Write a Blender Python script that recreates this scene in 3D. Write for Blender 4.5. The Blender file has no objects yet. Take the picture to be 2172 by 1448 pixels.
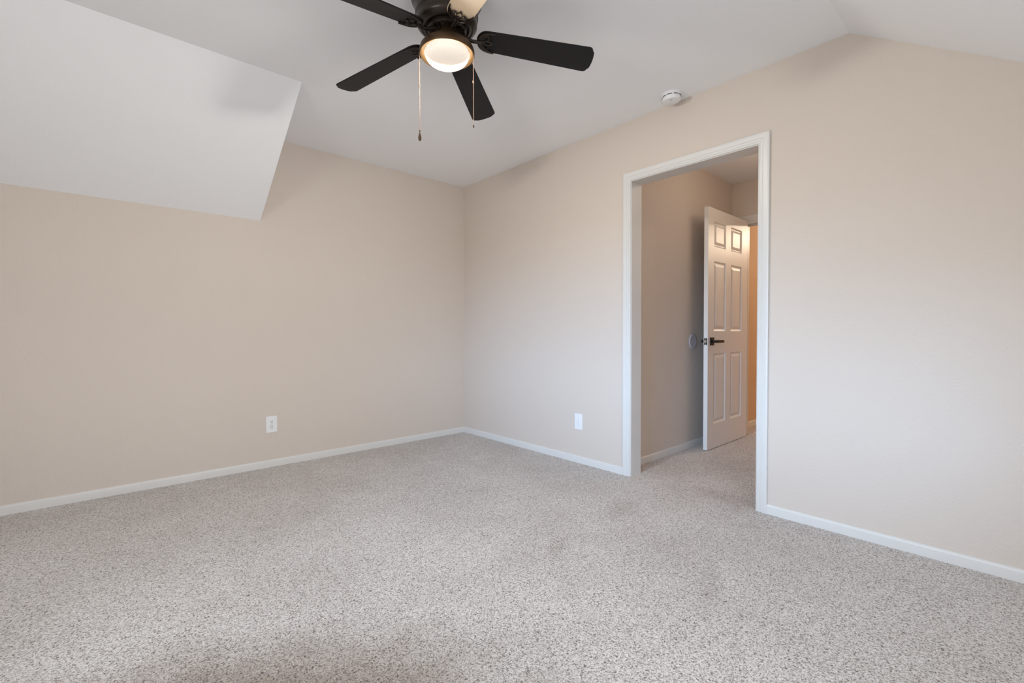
import bpy, bmesh, math, random
from mathutils import Vector, Matrix

scene = bpy.context.scene
random.seed(4)

# ------------------------------------------------------------------ camera
CAM = Vector((-2.7152, -3.7410, 0.9993))
YAW, PITCH, ROLL = (math.radians(a) for a in (41.9321, -1.1663, -0.1512))
fwd = Vector((math.sin(YAW) * math.cos(PITCH), math.cos(YAW) * math.cos(PITCH), math.sin(PITCH)))
r0 = Vector((math.cos(YAW), -math.sin(YAW), 0))
u0 = r0.cross(fwd)
rgt = math.cos(ROLL) * r0 + math.sin(ROLL) * u0
upv = -math.sin(ROLL) * r0 + math.cos(ROLL) * u0
cd = bpy.data.cameras.new('camera')
cd.sensor_fit = 'HORIZONTAL'
cd.sensor_width = 36.0
cd.lens = 972.98 / 2172 * 36.0
cd.clip_start = 0.02
cam = bpy.data.objects.new('camera', cd)
scene.collection.objects.link(cam)
cam.matrix_world = Matrix(((rgt.x, upv.x, -fwd.x, CAM.x), (rgt.y, upv.y, -fwd.y, CAM.y),
                           (rgt.z, upv.z, -fwd.z, CAM.z), (0, 0, 0, 1)))
scene.camera = cam

# ------------------------------------------------------------------ exposure, world, daylight
scene.view_settings.view_transform = 'Standard'
scene.view_settings.look = 'None'
scene.view_settings.gamma = 1.0
scene.view_settings.use_curve_mapping = False
scene.view_settings.exposure = -0.10
scene.cycles.max_bounces = 12
scene.cycles.diffuse_bounces = 8
scene.cycles.sample_clamp_indirect = 6.0
scene.cycles.caustics_reflective = False
scene.cycles.caustics_refractive = False

# room size (metres)
C = 2.44                       # ceiling
XL, YB = -4.3, -4.45           # far left wall, kneewall behind the camera
YP, SL = -3.1603, 0.6821       # where the ceiling starts to slope, and how steeply
WIN_Y0, WIN_Y1, WIN_Z0, WIN_Z1 = -3.7, -2.3, 0.70, 1.92
FW_X0, FW_X1, FW_Z0, FW_Z1 = -2.35, -1.6, 0.5, 1.45        # added, unseen kneewall window, sized for the light it gives

world = bpy.data.worlds.new('sky')
scene.world = world
world.use_nodes = True
wn, wl = world.node_tree.nodes, world.node_tree.links
wn.clear()
wo = wn.new('ShaderNodeOutputWorld')
bg = wn.new('ShaderNodeBackground')
tc = wn.new('ShaderNodeTexCoord')
sx = wn.new('ShaderNodeSeparateXYZ')
mr = wn.new('ShaderNodeMapRange')
mr.inputs['From Min'].default_value = -1
mr.inputs['From Max'].default_value = 1
cr = wn.new('ShaderNodeValToRGB')
els = cr.color_ramp.elements
els[0].position = 0.0; els[0].color = (0.42, 0.42, 0.42, 1)
els[1].position = 0.49; els[1].color = (0.45, 0.45, 0.44, 1)
e = els.new(0.53); e.color = (0.83, 0.86, 0.90, 1)
e = els.new(0.75); e.color = (0.76, 0.82, 0.93, 1)
wl.new(tc.outputs['Generated'], sx.inputs[0])
wl.new(sx.outputs['Z'], mr.inputs['Value'])
wl.new(mr.outputs[0], cr.inputs[0])
wl.new(cr.outputs[0], bg.inputs['Color'])
bg.inputs['Strength'].default_value = 18.0
# added bright blue sky lobe outside the left window, aimed at the right wall
bg2 = wn.new('ShaderNodeBackground')
bg2.inputs['Color'].default_value = (0.30, 0.58, 1.0, 1)
SKY_LOBE = 41.0
caz, cel = math.radians(197), math.radians(8)
dt = wn.new('ShaderNodeVectorMath'); dt.operation = 'DOT_PRODUCT'
dt.inputs[1].default_value = (math.cos(caz) * math.cos(cel), math.sin(caz) * math.cos(cel), math.sin(cel))
m2 = wn.new('ShaderNodeMapRange'); m2.interpolation_type = 'SMOOTHSTEP'
m2.inputs['From Min'].default_value = math.cos(math.radians(27)); m2.inputs['From Max'].default_value = math.cos(math.radians(6))
m3 = wn.new('ShaderNodeMapRange'); m3.interpolation_type = 'SMOOTHSTEP'
m3.inputs['From Min'].default_value = -0.02; m3.inputs['From Max'].default_value = 0.06
ml = wn.new('ShaderNodeMath'); ml.operation = 'MULTIPLY'
mk = wn.new('ShaderNodeMath'); mk.operation = 'MULTIPLY'; mk.inputs[1].default_value = SKY_LOBE
wl.new(tc.outputs['Generated'], dt.inputs[0]); wl.new(dt.outputs['Value'], m2.inputs['Value'])
wl.new(sx.outputs['Z'], m3.inputs['Value'])
m4 = wn.new('ShaderNodeMapRange'); m4.interpolation_type = 'SMOOTHSTEP'
m4.inputs['From Min'].default_value = math.sin(math.radians(29)); m4.inputs['From Max'].default_value = math.sin(math.radians(10))
wl.new(sx.outputs['Z'], m4.inputs['Value'])
mm = wn.new('ShaderNodeMath'); mm.operation = 'MULTIPLY'
wl.new(m3.outputs[0], mm.inputs[0]); wl.new(m4.outputs[0], mm.inputs[1])
wl.new(m2.outputs[0], ml.inputs[0]); wl.new(mm.outputs[0], ml.inputs[1]); wl.new(ml.outputs[0], mk.inputs[0])
wl.new(mk.outputs[0], bg2.inputs['Strength'])
wa = wn.new('ShaderNodeAddShader')
wl.new(bg.outputs[0], wa.inputs[0]); wl.new(bg2.outputs[0], wa.inputs[1])
wl.new(wa.outputs[0], wo.inputs['Surface'])

def area_portal(name, loc, rot, sx_, sy_):
    l = bpy.data.lights.new(name, 'AREA')
    l.shape = 'RECTANGLE'; l.size = sx_; l.size_y = sy_
    l.cycles.is_portal = True
    o = bpy.data.objects.new(name, l)
    scene.collection.objects.link(o)
    o.location = loc; o.rotation_euler = rot
    return o
# daylight comes in through the window in the far left wall
area_portal('window_daylight', (XL - 0.1, (WIN_Y0 + WIN_Y1) / 2, (WIN_Z0 + WIN_Z1) / 2),
            (0, -math.pi / 2, 0), WIN_Z1 - WIN_Z0, WIN_Y1 - WIN_Y0)
# and through the low window added in the kneewall as extra light
area_portal('kneewall_added_daylight', ((FW_X0 + FW_X1) / 2, YB - .1, (FW_Z0 + FW_Z1) / 2),
            (math.pi / 2, 0, 0), FW_X1 - FW_X0, FW_Z1 - FW_Z0)

# ------------------------------------------------------------------ materials
def mat(name, color, rough=0.6, metal=0.0, bump=None, coat=0.0, spec=0.5, extra=None):
    m = bpy.data.materials.new(name)
    m.use_nodes = True
    nt = m.node_tree
    b = nt.nodes['Principled BSDF']
    b.inputs['Base Color'].default_value = (*color, 1)
    b.inputs['Roughness'].default_value = rough
    b.inputs['Metallic'].default_value = metal
    b.inputs['Coat Weight'].default_value = coat
    b.inputs['Specular IOR Level'].default_value = spec
    co = nt.nodes.new('ShaderNodeTexCoord')
    n = nt.nodes.new('ShaderNodeTexNoise')
    nt.links.new(co.outputs['Object'], n.inputs['Vector'])
    n.inputs['Scale'].default_value = 40
    n.inputs['Detail'].default_value = 3
    if bump:
        scale, dist, strength = bump
        n.inputs['Scale'].default_value = scale
        bp = nt.nodes.new('ShaderNodeBump')
        bp.inputs['Distance'].default_value = dist
        bp.inputs['Strength'].default_value = strength
        nt.links.new(n.outputs['Fac'], bp.inputs['Height'])
        nt.links.new(bp.outputs['Normal'], b.inputs['Normal'])
    if extra:
        extra(nt, b, n, co)
    return m

def mottled(c1, c2):
    def f(nt, b, n, co):
        n2 = nt.nodes.new('ShaderNodeTexNoise')
        n2.inputs['Scale'].default_value = 1.7
        n2.inputs['Detail'].default_value = 4
        nt.links.new(co.outputs['Object'], n2.inputs['Vector'])
        mx = nt.nodes.new('ShaderNodeMix'); mx.data_type = 'RGBA'
        mx.inputs['A'].default_value = (*c1, 1); mx.inputs['B'].default_value = (*c2, 1)
        nt.links.new(n2.outputs['Fac'], mx.inputs['Factor'])
        nt.links.new(mx.outputs['Result'], b.inputs['Base Color'])
    return f

M_WALL = mat('beige_wall_paint', (.64, .572, .515), .75, bump=(70, .003, .5), spec=.25,
             extra=mottled((.632, .564, .507), (.647, .578, .520)))
M_TAN = mat('tan_wall_paint', (.62, .44, .28), .75, bump=(60, .002, .35), spec=.25)
M_CEIL = mat('ceiling_paint', (.86, .875, .90), .85, bump=(55, .002, .3), spec=.2)
M_TRIM = mat('white_trim_paint', (.68, .675, .66), .38)
M_DOOR = mat('white_door_paint', (.78, .77, .75), .4, bump=(90, .0006, .25))
M_BLACK = mat('black_hardware', (.006, .006, .007), .4, metal=.0, spec=.35)
M_BRONZE = mat('dark_bronze', (.035, .024, .018), .38, metal=.55, coat=.2)
M_BRONZE2 = mat('brown_bronze', (.11, .064, .032), .42, metal=.7)
M_GOLD = mat('antique_gold', (.50, .30, .13), .38, metal=.75)
M_BLADE = mat('dark_blade_veneer', (.0105, .0090, .0088), .5, spec=.25, bump=(70, .0004, .3))
M_BLADE_CREAM = mat('cream_blade_face', (.85, .66, .46), .4, bump=(70, .0004, .2))
M_COPPER = mat('copper_chain', (.75, .50, .36), .3, metal=.7)
M_PLASTIC = mat('white_plastic', (.80, .81, .83), .4)
M_SLOT = mat('dark_slot', (.02, .02, .02), .7)
M_GREYPLASTIC = mat('grey_plastic', (.52, .51, .57), .5)
M_SCREW = mat('bright_screw', (.8, .8, .8), .3, metal=.8)

# x, y, half-lengths, turn, strength of the browner patches in the pile
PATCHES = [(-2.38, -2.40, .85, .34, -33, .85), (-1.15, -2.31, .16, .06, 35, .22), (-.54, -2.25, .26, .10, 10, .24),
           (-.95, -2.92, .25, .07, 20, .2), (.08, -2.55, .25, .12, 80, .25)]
def carpet():
    m = bpy.data.materials.new('flecked_shag_gap_shade')
    m.use_nodes = True
    nt = m.node_tree; N = nt.nodes; L = nt.links
    b = N['Principled BSDF']
    b.inputs['Roughness'].default_value = .95
    b.inputs['Specular IOR Level'].default_value = .1
    b.inputs['Sheen Weight'].default_value = .15
    co = N.new('ShaderNodeTexCoord')
    # wander the coordinates so the tufts look twisted
    nd = N.new('ShaderNodeTexNoise'); nd.inputs['Scale'].default_value = 85; nd.inputs['Detail'].default_value = 2
    L.new(co.outputs['Object'], nd.inputs['Vector'])
    va = N.new('ShaderNodeVectorMath'); va.operation = 'MULTIPLY_ADD'
    va.inputs[1].default_value = (.016, .016, .016)
    L.new(nd.outputs['Color'], va.inputs[0]); L.new(co.outputs['Object'], va.inputs[2])
    n1 = N.new('ShaderNodeTexNoise'); n1.inputs['Scale'].default_value = 172
    n1.inputs['Detail'].default_value = 3; n1.inputs['Roughness'].default_value = .7
    L.new(va.outputs[0], n1.inputs['Vector'])
    vo = N.new('ShaderNodeTexVoronoi'); vo.inputs['Scale'].default_value = 210
    L.new(va.outputs[0], vo.inputs['Vector'])
    r1 = N.new('ShaderNodeValToRGB'); el = r1.color_ramp.elements
    el[0].position = .35; el[0].color = (.13, .098, .078, 1)  # brown flecks; dark end also paints shade into gaps between fibres
    el[1].position = .58; el[1].color = (.81, .78, .765, 1)
    k = el.new(.46); k.color = (.54, .51, .49, 1)
    L.new(n1.outputs['Fac'], r1.inputs[0])
    # soft patches where the pile lies another way
    n2 = N.new('ShaderNodeTexNoise'); n2.inputs['Scale'].default_value = 1.6
    n2.inputs['Detail'].default_value = 5; n2.inputs['Roughness'].default_value = .6
    L.new(co.outputs['Object'], n2.inputs['Vector'])
    r2 = N.new('ShaderNodeValToRGB'); el = r2.color_ramp.elements
    el[0].position = .32; el[0].color = (.86, .845, .83, 1)
    el[1].position = .62; el[1].color = (1, 1, 1, 1)
    L.new(n2.outputs['Fac'], r2.inputs[0])
    mx = N.new('ShaderNodeMix'); mx.data_type = 'RGBA'; mx.blend_type = 'MULTIPLY'
    mx.inputs['Factor'].default_value = 1
    L.new(r1.outputs[0], mx.inputs['A']); L.new(r2.outputs[0], mx.inputs['B'])
    L.new(mx.outputs['Result'], b.inputs['Base Color'])
    # large browner patch with shade painted into the pile, and a few small ones
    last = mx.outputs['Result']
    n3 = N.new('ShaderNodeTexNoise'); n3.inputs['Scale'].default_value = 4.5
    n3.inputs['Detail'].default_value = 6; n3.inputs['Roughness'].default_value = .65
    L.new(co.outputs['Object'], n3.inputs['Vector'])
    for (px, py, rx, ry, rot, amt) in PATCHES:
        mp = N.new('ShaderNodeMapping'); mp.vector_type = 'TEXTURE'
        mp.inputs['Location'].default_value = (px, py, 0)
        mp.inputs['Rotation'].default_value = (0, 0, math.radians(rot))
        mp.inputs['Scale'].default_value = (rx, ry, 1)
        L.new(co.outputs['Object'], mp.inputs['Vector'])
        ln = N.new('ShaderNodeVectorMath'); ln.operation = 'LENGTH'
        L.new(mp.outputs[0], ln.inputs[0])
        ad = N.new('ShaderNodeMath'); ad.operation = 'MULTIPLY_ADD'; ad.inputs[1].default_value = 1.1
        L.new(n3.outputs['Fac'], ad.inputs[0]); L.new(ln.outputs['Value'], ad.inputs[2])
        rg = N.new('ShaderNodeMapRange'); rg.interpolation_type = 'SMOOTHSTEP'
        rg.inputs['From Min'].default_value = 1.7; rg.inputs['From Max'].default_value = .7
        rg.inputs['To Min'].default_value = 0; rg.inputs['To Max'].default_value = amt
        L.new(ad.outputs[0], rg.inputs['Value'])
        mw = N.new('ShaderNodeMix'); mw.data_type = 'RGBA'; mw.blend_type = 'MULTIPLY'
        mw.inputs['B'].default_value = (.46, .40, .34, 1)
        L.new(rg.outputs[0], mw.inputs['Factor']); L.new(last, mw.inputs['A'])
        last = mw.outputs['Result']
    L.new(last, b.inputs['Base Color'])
    mh = N.new('ShaderNodeMath'); mh.operation = 'SUBTRACT'
    L.new(n1.outputs['Fac'], mh.inputs[0]); L.new(vo.outputs['Distance'], mh.inputs[1])
    bp = N.new('ShaderNodeBump'); bp.inputs['Distance'].default_value = .006
    bp.inputs['Strength'].default_value = .6
    L.new(mh.outputs[0], bp.inputs['Height']); L.new(bp.outputs['Normal'], b.inputs['Normal'])
    return m
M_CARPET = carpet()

def glass_mat():
    m = bpy.data.materials.new('frosted_lamp_glass')
    m.use_nodes = True
    nt = m.node_tree; N = nt.nodes; L = nt.links
    N.clear()
    out = N.new('ShaderNodeOutputMaterial')
    tr = N.new('ShaderNodeBsdfTransparent'); tr.inputs[0].default_value = (1, .97, .92, 1)
    tl = N.new('ShaderNodeBsdfTranslucent'); tl.inputs[0].default_value = (.95, .92, .86, 1)
    df = N.new('ShaderNodeBsdfPrincipled')
    df.inputs['Base Color'].default_value = (.85, .84, .80, 1); df.inputs['Roughness'].default_value = .25
    m1 = N.new('ShaderNodeMixShader'); m1.inputs[0].default_value = .7
    m2 = N.new('ShaderNodeMixShader'); m2.inputs[0].default_value = .45
    em = N.new('ShaderNodeEmission'); em.inputs['Color'].default_value = (1, .93, .82, 1)
    em.inputs['Strength'].default_value = .05
    ad = N.new('ShaderNodeAddShader')
    L.new(tl.outputs[0], m1.inputs[1]); L.new(df.outputs[0], m1.inputs[2])
    L.new(m1.outputs[0], m2.inputs[1]); L.new(tr.outputs[0], m2.inputs[2])
    L.new(m2.outputs[0], ad.inputs[0]); L.new(em.outputs[0], ad.inputs[1])
    L.new(ad.outputs[0], out.inputs['Surface'])
    return m
M_GLASS = glass_mat()

def pane_mat():
    m = bpy.data.materials.new('window_glass')
    m.use_nodes = True
    nt = m.node_tree; N = nt.nodes; L = nt.links
    N.clear()
    out = N.new('ShaderNodeOutputMaterial')
    tr = N.new('ShaderNodeBsdfTransparent'); tr.inputs[0].default_value = (.95, .97, .97, 1)
    gl = N.new('ShaderNodeBsdfGlossy'); gl.inputs['Roughness'].default_value = .02
    mx = N.new('ShaderNodeMixShader'); mx.inputs[0].default_value = .06
    L.new(tr.outputs[0], mx.inputs[1]); L.new(gl.outputs[0], mx.inputs[2])
    L.new(mx.outputs[0], out.inputs['Surface'])
    return m
M_PANE = pane_mat()

# ------------------------------------------------------------------ mesh helpers
def obj(name, bm, m, parent=None, smooth=False, kind=None, bevel=0.0, label=None):
    bmesh.ops.recalc_face_normals(bm, faces=bm.faces)
    me = bpy.data.meshes.new(name)
    bm.to_mesh(me); bm.free()
    mats = m if isinstance(m, (list, tuple)) else [m]
    for x in mats:
        me.materials.append(x)
    if smooth:
        for p in me.polygons:
            p.use_smooth = True
        try:
            me.set_sharp_from_angle(angle=math.radians(smooth if smooth is not True else 35))
        except Exception:
            pass
    o = bpy.data.objects.new(name, me)
    scene.collection.objects.link(o)
    if parent is not None:
        o.parent = parent
    if bevel:
        bv = o.modifiers.new('bevel', 'BEVEL')
        bv.width = bevel; bv.segments = 2; bv.limit_method = 'ANGLE'; bv.angle_limit = math.radians(40)
    if kind:
        o['kind'] = kind
    if label:
        o['label'] = label
    return o

def empty(name, loc, label, cat, kind=None, group=None):
    o = bpy.data.objects.new(name, None)
    scene.collection.objects.link(o)
    o.location = loc
    o.empty_display_size = .05
    if label: o['label'] = label
    if cat: o['category'] = cat
    if kind: o['kind'] = kind
    if group: o['group'] = group
    return o

def box(bm, a, b, mi=0):
    x0, y0, z0 = a; x1, y1, z1 = b
    v = [bm.verts.new((x, y, z)) for z in (z0, z1) for y in (y0, y1) for x in (x0, x1)]
    for f in ((0, 1, 3, 2), (4, 5, 7, 6), (0, 1, 5, 4), (2, 3, 7, 6), (0, 2, 6, 4), (1, 3, 7, 5)):
        fc = bm.faces.new([v[i] for i in f]); fc.material_index = mi
    return v

def prism(bm, poly, fn0, fn1):
    """closed prism: poly 2-D points, fn0/fn1 map a point to each end"""
    a = [bm.verts.new(fn0(p)) for p in poly]
    b = [bm.verts.new(fn1(p)) for p in poly]
    bm.faces.new(a); bm.faces.new(b[::-1])
    n = len(poly)
    for i in range(n):
        bm.faces.new((a[i], a[(i + 1) % n], b[(i + 1) % n], b[i]))

def lathe(bm, prof, seg=64, c=(0, 0, 0), axis='Z', close=True):
    rings = []
    for r, z in prof:
        ring = []
        if r < 1e-6:
            p = (0, 0, z)
            ring = [p]
        else:
            ring = [(r * math.cos(2 * math.pi * i / seg), r * math.sin(2 * math.pi * i / seg), z) for i in range(seg)]
        vs = []
        for (x, y, zz) in ring:
            if axis == 'Y':
                x, y, zz = x, zz, y
            elif axis == 'X':
                x, y, zz = zz, x, y
            vs.append(bm.verts.new((c[0] + x, c[1] + y, c[2] + zz)))
        rings.append(vs)
    for a, b in zip(rings, rings[1:]):
        if len(a) == 1 and len(b) == 1:
            continue
        for i in range(seg):
            j = (i + 1) % seg
            if len(a) == 1:
                bm.faces.new((a[0], b[i], b[j]))
            elif len(b) == 1:
                bm.faces.new((a[i], a[j], b[0]))
            else:
                bm.faces.new((a[i], a[j], b[j], b[i]))
    if close:
        for ring in (rings[0], rings[-1]):
            if len(ring) > 2:
                bm.faces.new(ring)

def tube(bm, pts, rad, seg=8, taper=None):
    pts = [Vector(p) for p in pts]
    rings = []
    prev_n = None
    for i, p in enumerate(pts):
        t = (pts[min(i + 1, len(pts) - 1)] - pts[max(i - 1, 0)]).normalized()
        if prev_n is None:
            n = t.orthogonal().normalized()
        else:
            n = (prev_n - t * prev_n.dot(t)).normalized()
        prev_n = n
        bnm = t.cross(n)
        r = rad if taper is None else rad * taper(i / (len(pts) - 1))
        rings.append([bm.verts.new(p + r * (math.cos(2 * math.pi * k / seg) * n + math.sin(2 * math.pi * k / seg) * bnm)) for k in range(seg)])
    for a, b in zip(rings, rings[1:]):
        for k in range(seg):
            bm.faces.new((a[k], a[(k + 1) % seg], b[(k + 1) % seg], b[k]))
    bm.faces.new(rings[0]); bm.faces.new(rings[-1][::-1])

def sph(bm, c, r, seg=12, rings=8, sz=1.0):
    lathe(bm, [(r * math.sin(math.pi * i / rings), -r * sz * math.cos(math.pi * i / rings)) for i in range(rings + 1)],
          seg, c, close=False)

# ------------------------------------------------------------------ the room
YL, YR, ZT = -1.9411, -2.7589, 2.0288         # cased opening in the right wall
YH, XE = -1.8255, 1.905                       # hallway: left wall, end wall
WT = 0.12
DY0, DY1, DZT = -1.925, -2.745, 2.045         # doorway in the hallway's end wall
HYR = -3.05                                   # hallway's right wall
XF = 4.9                                      # far wall of the room beyond

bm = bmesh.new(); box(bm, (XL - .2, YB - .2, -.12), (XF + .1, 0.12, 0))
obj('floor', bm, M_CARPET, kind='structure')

# back wall, the broad beige wall on the left of the photograph
bm = bmesh.new(); box(bm, (XL - .12, 0, 0), (WT, .12, C))
obj('wall_back', bm, M_WALL, kind='structure')

# right wall with the cased opening and the gable top
def X01(f0, f1):
    return (lambda p: (f0, p[0], p[1])), (lambda p: (f1, p[0], p[1]))
bm = bmesh.new()
a, b_ = X01(0, WT)
prism(bm, [(0, 0), (0, C), (YL, C), (YL, 0)], a, b_)
prism(bm, [(YL, ZT), (YL, C), (YR, C), (YR, ZT)], a, b_)
prism(bm, [(YR, 0), (YR, C), (YP, C), (YP, 0)], a, b_)
prism(bm, [(YP, 0), (YP, C), (YB, C + SL * (YB - YP)), (YB, 0)], a, b_)
bmesh.ops.remove_doubles(bm, verts=bm.verts, dist=1e-5)
obj('wall_right', bm, M_WALL, kind='structure')

# far left wall with the window, behind and left of the camera
bm = bmesh.new()
a, b_ = X01(XL - WT, XL)
ztop = lambda y: C if y >= YP else C + SL * (y - YP)
prism(bm, [(0, 0), (0, C), (WIN_Y1, C), (WIN_Y1, 0)], a, b_)
prism(bm, [(WIN_Y1, 0), (WIN_Y1, WIN_Z0), (WIN_Y0, WIN_Z0), (WIN_Y0, 0)], a, b_)
prism(bm, [(WIN_Y1, WIN_Z1), (WIN_Y1, C), (YP, C), (WIN_Y0, ztop(WIN_Y0)), (WIN_Y0, WIN_Z1)], a, b_)
prism(bm, [(WIN_Y0, 0), (WIN_Y0, ztop(WIN_Y0)), (YB, ztop(YB)), (YB, 0)], a, b_)
obj('wall_left', bm, M_WALL, kind='structure')
zk = ztop(YB)
bm = bmesh.new()
for q in (((XL - .12, 0), (FW_X0, zk)), ((FW_X1, 0), (WT, zk)), ((FW_X0, 0), (FW_X1, FW_Z0)), ((FW_X0, FW_Z1), (FW_X1, zk))):
    box(bm, (q[0][0], YB - .12, q[0][1]), (q[1][0], YB, q[1][1]))
obj('wall_front', bm, M_WALL, kind='structure')

# window
wroot = empty('window_1', (XL, (WIN_Y0 + WIN_Y1) / 2, WIN_Z0), None, None, kind='structure')
def wobj(name, bm, m):
    bmesh.ops.translate(bm, verts=bm.verts, vec=-wroot.location)
    return obj(name, bm, m, wroot)
bm = bmesh.new()
for y0, y1, z0, z1 in ((WIN_Y0, WIN_Y0 + .05, WIN_Z0, WIN_Z1), (WIN_Y1 - .05, WIN_Y1, WIN_Z0, WIN_Z1),
                       (WIN_Y0 + .05, WIN_Y1 - .05, WIN_Z0, WIN_Z0 + .05), (WIN_Y0 + .05, WIN_Y1 - .05, WIN_Z1 - .05, WIN_Z1),
                       ((WIN_Y0 + WIN_Y1) / 2 - .025, (WIN_Y0 + WIN_Y1) / 2 + .025, WIN_Z0 + .05, WIN_Z1 - .05)):
    box(bm, (XL - .09, y0, z0), (XL - .03, y1, z1))
wobj('window_frame', bm, M_TRIM)
bm = bmesh.new(); box(bm, (XL - .062, WIN_Y0 + .05, WIN_Z0 + .05), (XL - .058, WIN_Y1 - .05, WIN_Z1 - .05))
wobj('window_pane', bm, M_PANE)

wroot = empty('window_added', ((FW_X0 + FW_X1) / 2, YB, FW_Z0), None, None, kind='structure')  # unseen window added for its light on floor and slope
bm = bmesh.new()
for x0, x1, z0, z1 in ((FW_X0, FW_X0 + .05, FW_Z0, FW_Z1), (FW_X1 - .05, FW_X1, FW_Z0, FW_Z1),
                       (FW_X0 + .05, FW_X1 - .05, FW_Z0, FW_Z0 + .05), (FW_X0 + .05, FW_X1 - .05, FW_Z1 - .05, FW_Z1)):
    box(bm, (x0, YB - .09, z0), (x1, YB - .03, z1))
wobj('window_frame', bm, M_TRIM)
bm = bmesh.new(); box(bm, (FW_X0 + .05, YB - .062, FW_Z0 + .05), (FW_X1 - .05, YB - .058, FW_Z1 - .05))
wobj('window_pane', bm, M_PANE)

# ceiling: level part and the slope on the right
bm = bmesh.new()
prism(bm, [(.12, C), (YP, C), (YB - .12, C + SL * (YB - .12 - YP)), (YB - .12, C + .1 + SL * (YB - .12 - YP)), (YP, C + .1), (.12, C + .1)],
      lambda p: (XL - .12, p[0], p[1]), lambda p: (WT, p[0], p[1]))
obj('ceiling', bm, M_CEIL, kind='structure')
# the sloping soffit that comes down on to the back wall
XS, Y1S, Z2S = -1.8279, -0.9495, 1.8198
bm = bmesh.new()
prism(bm, [(Y1S, C), (0, Z2S), (0, C)], lambda p: (XL, p[0], p[1]), lambda p: (XS, p[0], p[1]))
obj('ceiling_soffit', bm, M_CEIL, kind='structure')

# hallway and the room beyond
bm = bmesh.new(); box(bm, (WT, YH, 0), (XE + WT, YH + .1, C))
obj('wall_hallway', bm, M_WALL, kind='structure')
bm = bmesh.new(); a, b_ = X01(XE, XE + WT)
prism(bm, [(YH, 0), (YH, C), (DY0, C), (DY0, 0)], a, b_)
prism(bm, [(DY0, DZT), (DY0, C), (DY1, C), (DY1, DZT)], a, b_)
prism(bm, [(DY1, 0), (DY1, C), (HYR - 1.2, C), (HYR - 1.2, 0)], a, b_)
obj('wall_hallway_end', bm, M_WALL, kind='structure')
bm = bmesh.new(); box(bm, (WT, HYR - .1, 0), (XE, HYR, C))
obj('wall_hallway_right', bm, M_WALL, kind='structure')
bm = bmesh.new(); box(bm, (XE + WT, YH, 0), (XF, YH + .1, C)); box(bm, (XE + WT, HYR - 1.3, 0), (XF, HYR - 1.2, C)); box(bm, (XF, HYR - 1.3, 0), (XF + .1, YH + .1, C))
obj('wall_far_room', bm, M_TAN, kind='structure')
bm = bmesh.new(); box(bm, (WT, HYR - 1.3, C), (XF + .1, YH + .1, C + .1))
obj('ceiling_hallway', bm, M_CEIL, kind='structure')

# baseboards: rounded top, run along a wall from a to b, n = into the room
def baseboard(name, runs, h=.0536, t=.013):
    bm = bmesh.new()
    prof = [(0, -.005), (t, -.005), (t, h - .014), (t - .0015, h - .007), (t - .005, h - .0015), (t - .009, h), (0, h)]
    for (ax, ay), (bx, by), (nx, ny) in runs:
        prism(bm, prof, lambda p: (ax + nx * p[0], ay + ny * p[0], p[1]), lambda p: (bx + nx * p[0], by + ny * p[0], p[1]))
    return obj(name, bm, M_TRIM, kind='structure', smooth=40)
CW, CT = .057, .016
baseboard('baseboard_back', [((XL, 0), (0, 0), (0, -1))])
baseboard('baseboard_right', [((0, -.013), (0, YL + CW), (-1, 0)), ((0, YR - CW), (0, YB), (-1, 0))])
baseboard('baseboard_left', [((XL, -.013), (XL, YB), (1, 0))])
baseboard('baseboard_front', [((XL + .013, YB), (-.013, YB), (0, 1))])
baseboard('baseboard_hallway', [((WT, YH), (XE, YH), (0, -1))])
baseboard('baseboard_far_room', [((XE + WT, YH), (XF, YH), (0, -1))])

# cased openings: moulded casing swept round left leg, head and right leg
PROF = [(0, 0), (0, .006), (.003, .009), (.006, .009), (.0075, .0072), (.012, .0078), (.0135, .0105), (.021, .0118), (.0225, .0100),
        (.026, .0104), (.0275, .0130), (.044, .0155), (.050, .0160), (.055, .0150), (.057, .0125), (.057, 0)]
def casing(name, x, sx_, yl, yr, zt, parent=None):
    bm = bmesh.new()
    rows = []
    for w, d in PROF:
        X = x + sx_ * d
        rows.append([bm.verts.new(q) for q in ((X, yl + w, -.004), (X, yl + w, zt + w), (X, yr - w, zt + w), (X, yr - w, -.004))])
    n = len(rows)
    for i in range(n):
        for k in range(3):
            bm.faces.new((rows[i][k], rows[i][k + 1], rows[(i + 1) % n][k + 1], rows[(i + 1) % n][k]))
    bm.faces.new([r[0] for r in rows]); bm.faces.new([r[3] for r in rows][::-1])
    return obj(name, bm, M_TRIM, kind='structure' if parent is None else None, smooth=25)
casing('trim_1', 0, -1, YL, YR, ZT)
bm = bmesh.new()     # jamb lining of the opening
J = .004
box(bm, (-.001, YL - J, 0), (WT + .001, YL + .0, ZT)); box(bm, (-.001, YR, 0), (WT + .001, YR + J, ZT))
box(bm, (-.001, YR + J, ZT - J), (WT + .001, YL - J, ZT))
obj('trim_2', bm, M_TRIM, kind='structure')
casing('trim_3', XE, -1, DY0, DY1, DZT)
bm = bmesh.new()
box(bm, (XE - .001, DY0 - .018, 0), (XE + WT + .001, DY0, DZT)); box(bm, (XE - .001, DY1, 0), (XE + WT + .001, DY1 + .018, DZT))
box(bm, (XE - .001, DY1 + .018, DZT - .018), (XE + WT + .001, DY0 - .018, DZT))
box(bm, (XE + .055, DY0 - .030, 0), (XE + .09, DY0 - .018, DZT - .018))
box(bm, (XE + .055, DY1 + .018, DZT - .03), (XE + .09, DY0 - .018, DZT - .018))
obj('trim_4', bm, M_TRIM, kind='structure')

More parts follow.
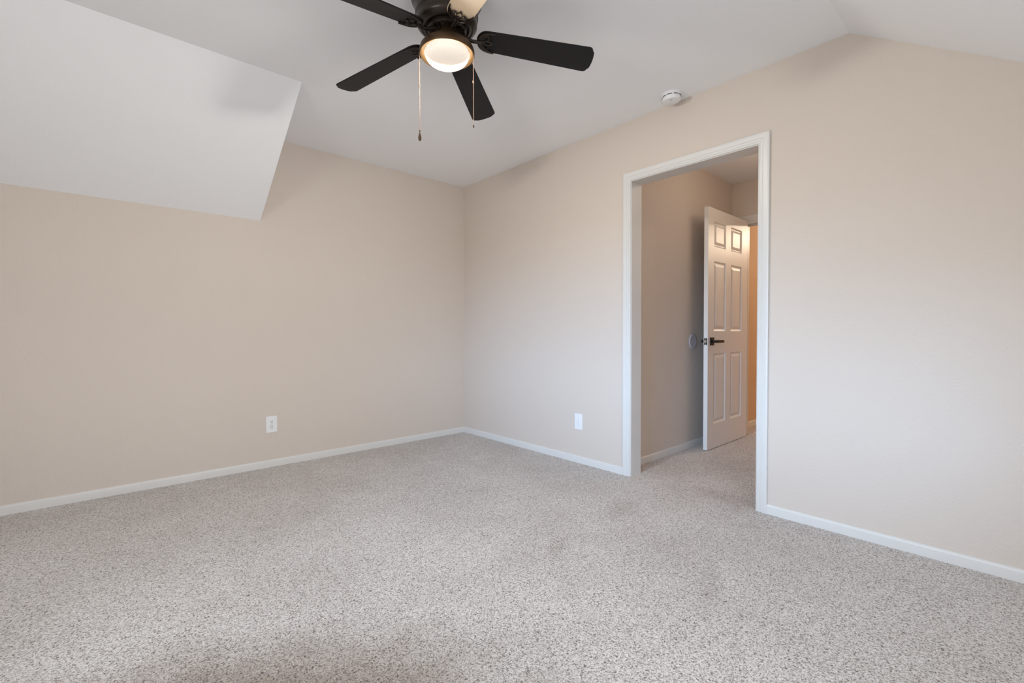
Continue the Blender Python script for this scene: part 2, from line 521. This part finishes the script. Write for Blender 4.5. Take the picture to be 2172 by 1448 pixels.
# ------------------------------------------------------------------ the six-panel door, standing open
DX0, DX1, DYF, DYK, DZ0, DZ1 = 1.048, 1.863, -1.990, -1.955, .006, 2.038
door = empty('door_1', (DX1, (DYF + DYK) / 2, 0), None, None, kind='structure')
dl = Vector(door.location)
def dob(name, bm, m, **k):
    bmesh.ops.translate(bm, verts=bm.verts, vec=-dl)
    par = k.pop('par', door)
    return obj(name, bm, m, par, **k)
bm = bmesh.new()
xs = [DX0, 1.157, 1.387, 1.491, 1.727, DX1]
zs = [DZ0, .216, .815, 1.004, 1.595, 1.718, 1.930, DZ1]
for side, y in ((-1, DYF), (1, DYK)):
    grid = {}
    for i, x in enumerate(xs):
        for j, z in enumerate(zs):
            grid[i, j] = bm.verts.new((x, y, z))
    for i in range(5):
        for j in range(7):
            q = [grid[i, j], grid[i + 1, j], grid[i + 1, j + 1], grid[i, j + 1]]
            if i in (1, 3) and j in (1, 3, 5):
                loops = [q]
                for ins, dep in ((.004, .003), (.013, .0085), (.020, .0085), (.024, .007), (.042, .0015), (.044, .0015)):
                    yy = y - side * dep
                    loops.append([bm.verts.new(c) for c in ((xs[i] + ins, yy, zs[j] + ins), (xs[i + 1] - ins, yy, zs[j] + ins),
                                                           (xs[i + 1] - ins, yy, zs[j + 1] - ins), (xs[i] + ins, yy, zs[j + 1] - ins))])
                for p_, q_ in zip(loops, loops[1:]):
                    for k in range(4):
                        bm.faces.new((p_[k], p_[(k + 1) % 4], q_[(k + 1) % 4], q_[k]))
                bm.faces.new(loops[-1])
            else:
                bm.faces.new(q)
    if side == -1:
        g0 = grid
for i in range(5):
    for j in (0, 7):
        bm.faces.new((g0[i, j], g0[i + 1, j], grid[i + 1, j], grid[i, j]))
for j in range(7):
    for i in (0, 5):
        bm.faces.new((g0[i, j], g0[i, j + 1], grid[i, j + 1], grid[i, j]))
dob('door_slab', bm, M_DOOR)
# lever handles, one on each face
HX, HZ = 1.118, .917
for side, y in ((-1, DYF), (1, DYK)):
    bm = bmesh.new()
    box(bm, (HX - .032, min(y, y + side * .009), HZ - .033), (HX + .032, max(y, y + side * .009), HZ + .033))
    lathe(bm, [(.013, y + side * .009), (.013, y + side * .020), (.0105, y + side * .022), (.0105, y + side * .045)], 24, (HX, 0, HZ), 'Y')
    h = dob('door_handle', bm, M_BLACK, smooth=35, bevel=.0012)
    bm = bmesh.new()
    y0, y1 = sorted((y + side * .040, y + side * .052))
    x1 = HX + .128
    prism(bm, [(HX - .012, HZ - .011), (HX - .004, HZ - .0125), (HX + .02, HZ - .0125), (x1, HZ - .0115), (x1, HZ + .0105), (HX + .02, HZ + .0125), (HX - .004, HZ + .0125), (HX - .012, HZ + .011)],
          lambda p: (p[0], y0, p[1]), lambda p: (p[0], y1, p[1]))
    dob('lever', bm, M_BLACK, bevel=.0015, par=h)
bm = bmesh.new()
box(bm, (DX0 - .0018, -1.985, HZ - .029), (DX0 + .001, -1.960, HZ + .029))
lp = dob('latch_plate', bm, M_BLACK)
bm = bmesh.new()
prism(bm, [(0, -1.981), (-.012, -1.966), (0, -1.966)], lambda p: (DX0 - .001 + p[0], p[1], HZ - .010), lambda p: (DX0 - .001 + p[0], p[1], HZ + .010))
dob('latch_bolt', bm, M_SCREW, par=lp)
for s in (-1, 1):
    bm = bmesh.new(); lathe(bm, [(.0042, 0), (.0042, -.0010), (.003, -.0018), (0, -.002)], 12, (DX0 - .0015, -1.9725, HZ + s * .021), 'X', close=False)
    dob('screw', bm, M_SCREW, par=lp, smooth=True)
for z in (.20, 1.02, 1.84):
    bm = bmesh.new()
    lathe(bm, [(.006, z - .044), (.006, z + .044)], 16, (DX1 + .008, DYK + .004, 0))
    box(bm, (DX1 - .001, DYK - .030, z - .044), (DX1 + .0015, DYK + .004, z + .044))
    dob('hinge', bm, M_BLACK)

# ------------------------------------------------------------------ ceiling fan
FX, FY = -1.5862, -2.0715
fan = empty('ceiling_fan', (FX, FY, C), 'dark bronze ceiling fan with five blades and a lit glass dome light', 'ceiling fan')
Z = lambda z: z - C
def fob(name, bm, m, **k):
    return obj(name, bm, m, k.pop('par', fan), **k)
bm = bmesh.new()
lathe(bm, [(.150, 0), (.152, Z(2.425)), (.150, Z(2.41)), (.140, Z(2.395)), (.136, Z(2.385)), (.133, Z(2.36)), (.134, Z(2.355)), (.134, Z(2.347)),
           (.129, Z(2.342)), (.127, Z(2.33)), (.129, Z(2.324)), (.129, Z(2.314)), (.124, Z(2.306)), (.112, Z(2.300)), (.108, Z(2.303)), (.104, Z(2.300)),
           (.096, Z(2.297)), (.092, Z(2.300)), (.088, Z(2.308)), (.05, Z(2.309)), (0, Z(2.309))], 96, close=True)
fob('motor_housing', bm, M_BRONZE, smooth=40)
bm = bmesh.new()       # flywheel with cast spokes under the housing
lathe(bm, [(0, Z(2.309)), (.078, Z(2.309)), (.084, Z(2.302)), (.084, Z(2.290)), (.076, Z(2.284)), (.06, Z(2.286)), (0, Z(2.286))], 72)
for k in range(20):
    a_ = 2 * math.pi * k / 20
    tube(bm, [(.05 * math.cos(a_), .05 * math.sin(a_), Z(2.283)), (.066 * math.cos(a_ + .07), .066 * math.sin(a_ + .07), Z(2.281)),
              (.079 * math.cos(a_), .079 * math.sin(a_), Z(2.286))], .0045, 6)
fob('flywheel', bm, M_BRONZE, smooth=40)
bm = bmesh.new()       # light kit pan
lathe(bm, [(0, Z(2.286)), (.036, Z(2.286)), (.036, Z(2.262)), (.040, Z(2.256)), (.044, Z(2.250)), (.060, Z(2.246)), (.084, Z(2.240)), (.102, Z(2.230)),
           (.113, Z(2.217)), (.1175, Z(2.203)), (.1175, Z(2.191)), (.1160, Z(2.188)), (.1155, Z(2.195)), (.108, Z(2.212)), (.09, Z(2.226)), (.05, Z(2.235)), (0, Z(2.238))], 96, close=False)
fob('light_pan', bm, M_BRONZE2, smooth=40)
bm = bmesh.new()       # gold ring that holds the glass
lathe(bm, [(.1155, Z(2.1895)), (.1145, Z(2.1875)), (.112, Z(2.1880)), (.097, Z(2.1985)), (.0955, Z(2.203)), (.105, Z(2.203)), (.1135, Z(2.194)), (.1155, Z(2.1895))], 96, close=False)
fob('glass_holder_ring', bm, M_GOLD, smooth=40, label='antique gold ring round the glass dome')
bm = bmesh.new()       # glass dome
pr = [(.0945, Z(2.200)), (.0960, Z(2.196)), (.0965, Z(2.193)), (.0950, Z(2.190))]
R_ = .0935
for i in range(1, 15):
    a_ = i / 14 * math.pi / 2
    pr.append((R_ * math.cos(a_) ** .9 if i < 14 else 0, Z(2.188) - .046 * math.sin(a_)))
lathe(bm, pr, 72, close=False)
fob('glass_dome', bm, M_GLASS, smooth=60, label='lit frosted glass dome')
# the lamp's own light, inside the dome
ld = bpy.data.lights.new('bulb_light', 'POINT')
ld.energy = 106; ld.color = (1.0, .965, .935); ld.shadow_soft_size = .05
ld.use_nodes = True
_e = ld.node_tree.nodes['Emission']
_f = ld.node_tree.nodes.new('ShaderNodeLightFalloff')
_f.inputs['Strength'].default_value = 1.0; _f.inputs['Smooth'].default_value = .56
ld.node_tree.links.new(_f.outputs['Quadratic'], _e.inputs['Strength'])
lo = bpy.data.objects.new('bulb_light', ld); scene.collection.objects.link(lo)
lo.parent = fan; lo.location = (0, 0, Z(2.178))

DROOP = .1073
PITCHA = math.radians(12.5)
ZHUB = 2.2754
def blade_frame(k):
    a_ = math.radians(-35.17 + 72 * k)
    d = Vector((math.cos(a_), math.sin(a_), -DROOP)).normalized()
    n = Vector((-math.sin(a_), math.cos(a_), 0))
    up = d.cross(n)
    n2 = n * math.cos(PITCHA) - up * math.sin(PITCHA)       # +n side lower
    up2 = d.cross(n2)
    o = Vector((0, 0, Z(ZHUB)))
    return lambda r, w, h=0: o + d * r + n2 * w + up2 * h
def blade_outline():
    pts = []
    r_in, r_out = .128, .645
    w0, w1 = .052, .066
    for i in range(17):                      # rounded root
        a_ = math.pi / 2 + math.pi * i / 16
        pts.append((r_in + .045 + .045 * math.cos(a_), w0 * math.sin(a_)))
    # from root (-w0) to tip
    for i in range(6):                       # corner radius at the tip
        a_ = -math.pi / 2 + (math.pi / 2 - .2) * i / 5
        pts.append((r_out - .030 + .018 * math.cos(a_), -w1 + .018 + .018 * math.sin(a_)))
    for i in range(1, 8):
        w = -w1 + .012 + (2 * w1 - .024) * i / 8
        pts.append((r_out - .010 * (w / w1) ** 2, w))
    for i in range(6):
        a_ = .2 + (math.pi / 2 - .2) * i / 5
        pts.append((r_out - .030 + .018 * math.cos(a_), w1 - .018 + .018 * math.sin(a_)))
    return pts
OUT = blade_outline()
for k in range(5):
    F = blade_frame(k)
    bm = bmesh.new()
    prism(bm, OUT, lambda p: F(p[0], p[1], 0), lambda p: F(p[0], p[1], .006))
    bl = fob('blade', bm, M_BLADE_CREAM if k == 4 else M_BLADE, bevel=.0012,
             label='cream coloured blade over the motor' if k == 4 else None)
    # ornate iron under the root: arm, crescent and scrolls
    bm = bmesh.new()
    arm = [F(.060, 0, .012), F(.085, 0, .000), (F(.105, 0, -.009)), F(.135, 0, -.008), F(.150, 0, -.005)]
    tube(bm, arm, .0075, 10)
    cres_o, cres_i = [], []
    for i in range(25):
        t_ = -1 + 2 * i / 24
        cres_o.append((.133 + .072 * abs(t_) ** 2.2, .0495 * math.sin(t_ * math.pi / 2)))
        cres_i.append((.150 + .055 * abs(t_) ** 1.4, .0485 * math.sin(t_ * math.pi / 2)))
    prism(bm, cres_o + cres_i[::-1], lambda p: F(p[0], p[1], -.0055), lambda p: F(p[0], p[1], .0))
    tube(bm, [F(r, w, -.0055) for r, w in cres_o], .0028, 6)
    tube(bm, [F(r, w, -.0055) for r, w in cres_i], .0022, 6)
    for s in (-1, 1):
        sc = []
        for i in range(22):                   # curled ends
            t_ = i / 21
            ang = math.pi * 1.0 - t_ * math.pi * 1.7
            rr = .015 * (1 - .65 * t_)
            sc.append(F(.170 + rr * math.cos(ang) + .012 * t_, s * (.020 + rr * math.sin(ang)), -.006))
        tube(bm, sc, .0026, 6, taper=lambda t: 1 - .5 * t)
        tube(bm, [F(.150, 0, -.006), F(.162, s * .008, -.007), F(.176, s * .012, -.007), F(.192, s * .004, -.006)], .0024, 6)
        sph(bm, F(.178, s * .021, -.0065), .0042, 10, 6)
    sph(bm, F(.194, 0, -.005), .0048, 10, 6)
    sph(bm, F(.158, 0, -.005), .0052, 10, 6)
    fob('blade_bracket', bm, M_BRONZE, smooth=40)

# pull chains
for off, z1, zc, big, lab in ((-.1195, 1.868, 2.062, True, None), (.1125, 1.893, 2.075, False, None)):
    px, py = off * rgt.x, off * rgt.y
    zt_ = 2.200
    bm = bmesh.new()
    nb = int((zt_ - z1) / .0042)
    for i in range(nb):
        sph(bm, (px, py, Z(zt_ - i * .0042)), .00185, 6, 4)
    tube(bm, [(px, py, Z(zt_)), (px, py, Z(z1))], .0009, 6)
    tube(bm, [(px * .93, py * .93, Z(zt_ + .004)), (px, py, Z(zt_))], .003, 8)
    lathe(bm, [(.0012, Z(zc + .007)), (.003, Z(zc + .005)), (.003, Z(zc - .005)), (.0012, Z(zc - .007))], 10, (px, py, 0))
    ch = fob('pull_chain', bm, M_COPPER, smooth=40)
    bm = bmesh.new()
    if big:
        sph(bm, (px, py, Z(z1)), .0032, 12, 8)
        lathe(bm, [(.001, Z(z1 - .004)), (.0022, Z(z1 - .008)), (.0026, Z(z1 - .012)), (.0052, Z(z1 - .020)), (.0068, Z(z1 - .029)), (.0066, Z(z1 - .035)), (.0045, Z(z1 - .041)), (.001, Z(z1 - .044))], 20, (px, py, 0))
    else:
        lathe(bm, [(.001, Z(z1)), (.0028, Z(z1 - .003)), (.0030, Z(z1 - .010)), (.001, Z(z1 - .013))], 12, (px, py, 0))
    fob('chain_fob', bm, M_BRONZE2, par=ch, smooth=40)

# ------------------------------------------------------------------ smoke detector
SX, SY = -.108, -2.296
sm = empty('smoke_detector', (SX, SY, C), 'small round white smoke detector on the ceiling near the right wall', 'smoke detector')
bm = bmesh.new()
lathe(bm, [(.057, 0), (.058, -.004), (.0575, -.014), (.0545, -.0155), (.0537, -.0165), (.0537, -.0205), (.0545, -.0215), (.0535, -.032), (.048, -.041), (.033, -.0455),
           (.031, -.0447), (.029, -.0455), (.0, -.047)], 72)
obj('body', bm, M_PLASTIC, sm, smooth=40)
bm = bmesh.new()
for k in range(9):
    a0 = 2 * math.pi * (k + .12) / 9 + .3
    pts = [(.0546 * math.cos(a0 + t * .5), .0546 * math.sin(a0 + t * .5), -.0185) for t in (0, .25, .5, .75, 1)]
    tube(bm, pts, .0019, 6)
obj('vent_slot', bm, M_SLOT, sm)
bm = bmesh.new(); lathe(bm, [(.0065, -.0445), (.0065, -.0478), (.005, -.0485), (0, -.0487)], 20, (-.024, -.010, .0008), close=False)
obj('test_button', bm, M_GREYPLASTIC, sm, smooth=40)

# ------------------------------------------------------------------ outlets
def outlet(name, loc, rotz, label, slotmat):
    t = empty(name, loc, label, 'outlet')
    t.rotation_euler = (0, 0, rotz)
    bm = bmesh.new(); box(bm, (-.038, -.0055, -.0605), (.038, 0, .0605))
    obj('wall_plate', bm, M_PLASTIC, t, bevel=.0025)
    for s in (-1, 1):
        bm = bmesh.new()
        pts = []
        for i in range(24):
            a_ = 2 * math.pi * i / 24
            pts.append((.0172 * math.cos(a_), max(-.0135, min(.0135, .0172 * math.sin(a_)))))
        prism(bm, pts, lambda p: (p[0], -.0074, p[1] + s * .0195), lambda p: (p[0], -.0045, p[1] + s * .0195))
        soc = obj('socket', bm, M_PLASTIC, t)
        bm = bmesh.new()
        zc = s * .0195
        box(bm, (-.0075, -.0079, zc + .0005), (-.0050, -.0070, zc + .0090))
        box(bm, (.0050, -.0079, zc + .0015), (.0072, -.0070, zc + .0085))
        lathe(bm, [(.0030, -.0079), (.0030, -.0070)], 12, (0, 0, zc - .0075), 'Y')
        obj('socket_hole', bm, slotmat, soc)
    bm = bmesh.new(); lathe(bm, [(.0030, -.0074), (.0030, -.0050)], 12, (0, 0, 0), 'Y')
    obj('screw', bm, M_GREYPLASTIC, t)
    return t
outlet('wall_outlet', (-1.7715, 0, .317), 0, 'white duplex outlet on the beige back wall, left of the corner', M_SLOT)
outlet('wall_outlet', (0, -1.4805, .315), -math.pi / 2, 'white duplex outlet on the right wall, between the corner and the cased opening', M_GREYPLASTIC)

# ------------------------------------------------------------------ door bumper disc on the hallway wall
bm = bmesh.new()
lathe(bm, [(.065, 0), (.065, -.004), (.062, -.0075), (.056, -.009), (.05, -.0078), (0, -.0072)], 64, (0, 0, 0), 'Y')
bp = obj('wall_bumper', bm, M_GREYPLASTIC, smooth=40)
bp.location = (1.112, YH, .914)
bp['label'] = 'round grey bumper disc on the hallway wall behind the open door'
bp['category'] = 'wall bumper'

# ------------------------------------------------------------------ warm ceiling lamp of the room beyond the hallway, and an added hallway fill
l = bpy.data.lights.new('far_room_light', 'POINT')
l.energy = 60; l.color = (1.0, .80, .60); l.shadow_soft_size = .03
o = bpy.data.objects.new('far_room_light', l); scene.collection.objects.link(o)
o.location = (3.9, -2.85, 2.28)
l = bpy.data.lights.new('hallway_fill_light', 'POINT')  # unseen fill added to brighten and warm the hallway
l.energy = 7; l.color = (1.0, .78, .58); l.shadow_soft_size = .28
o = bpy.data.objects.new('hallway_fill_light', l); scene.collection.objects.link(o)
o.location = (0.9, -2.6, 2.30)
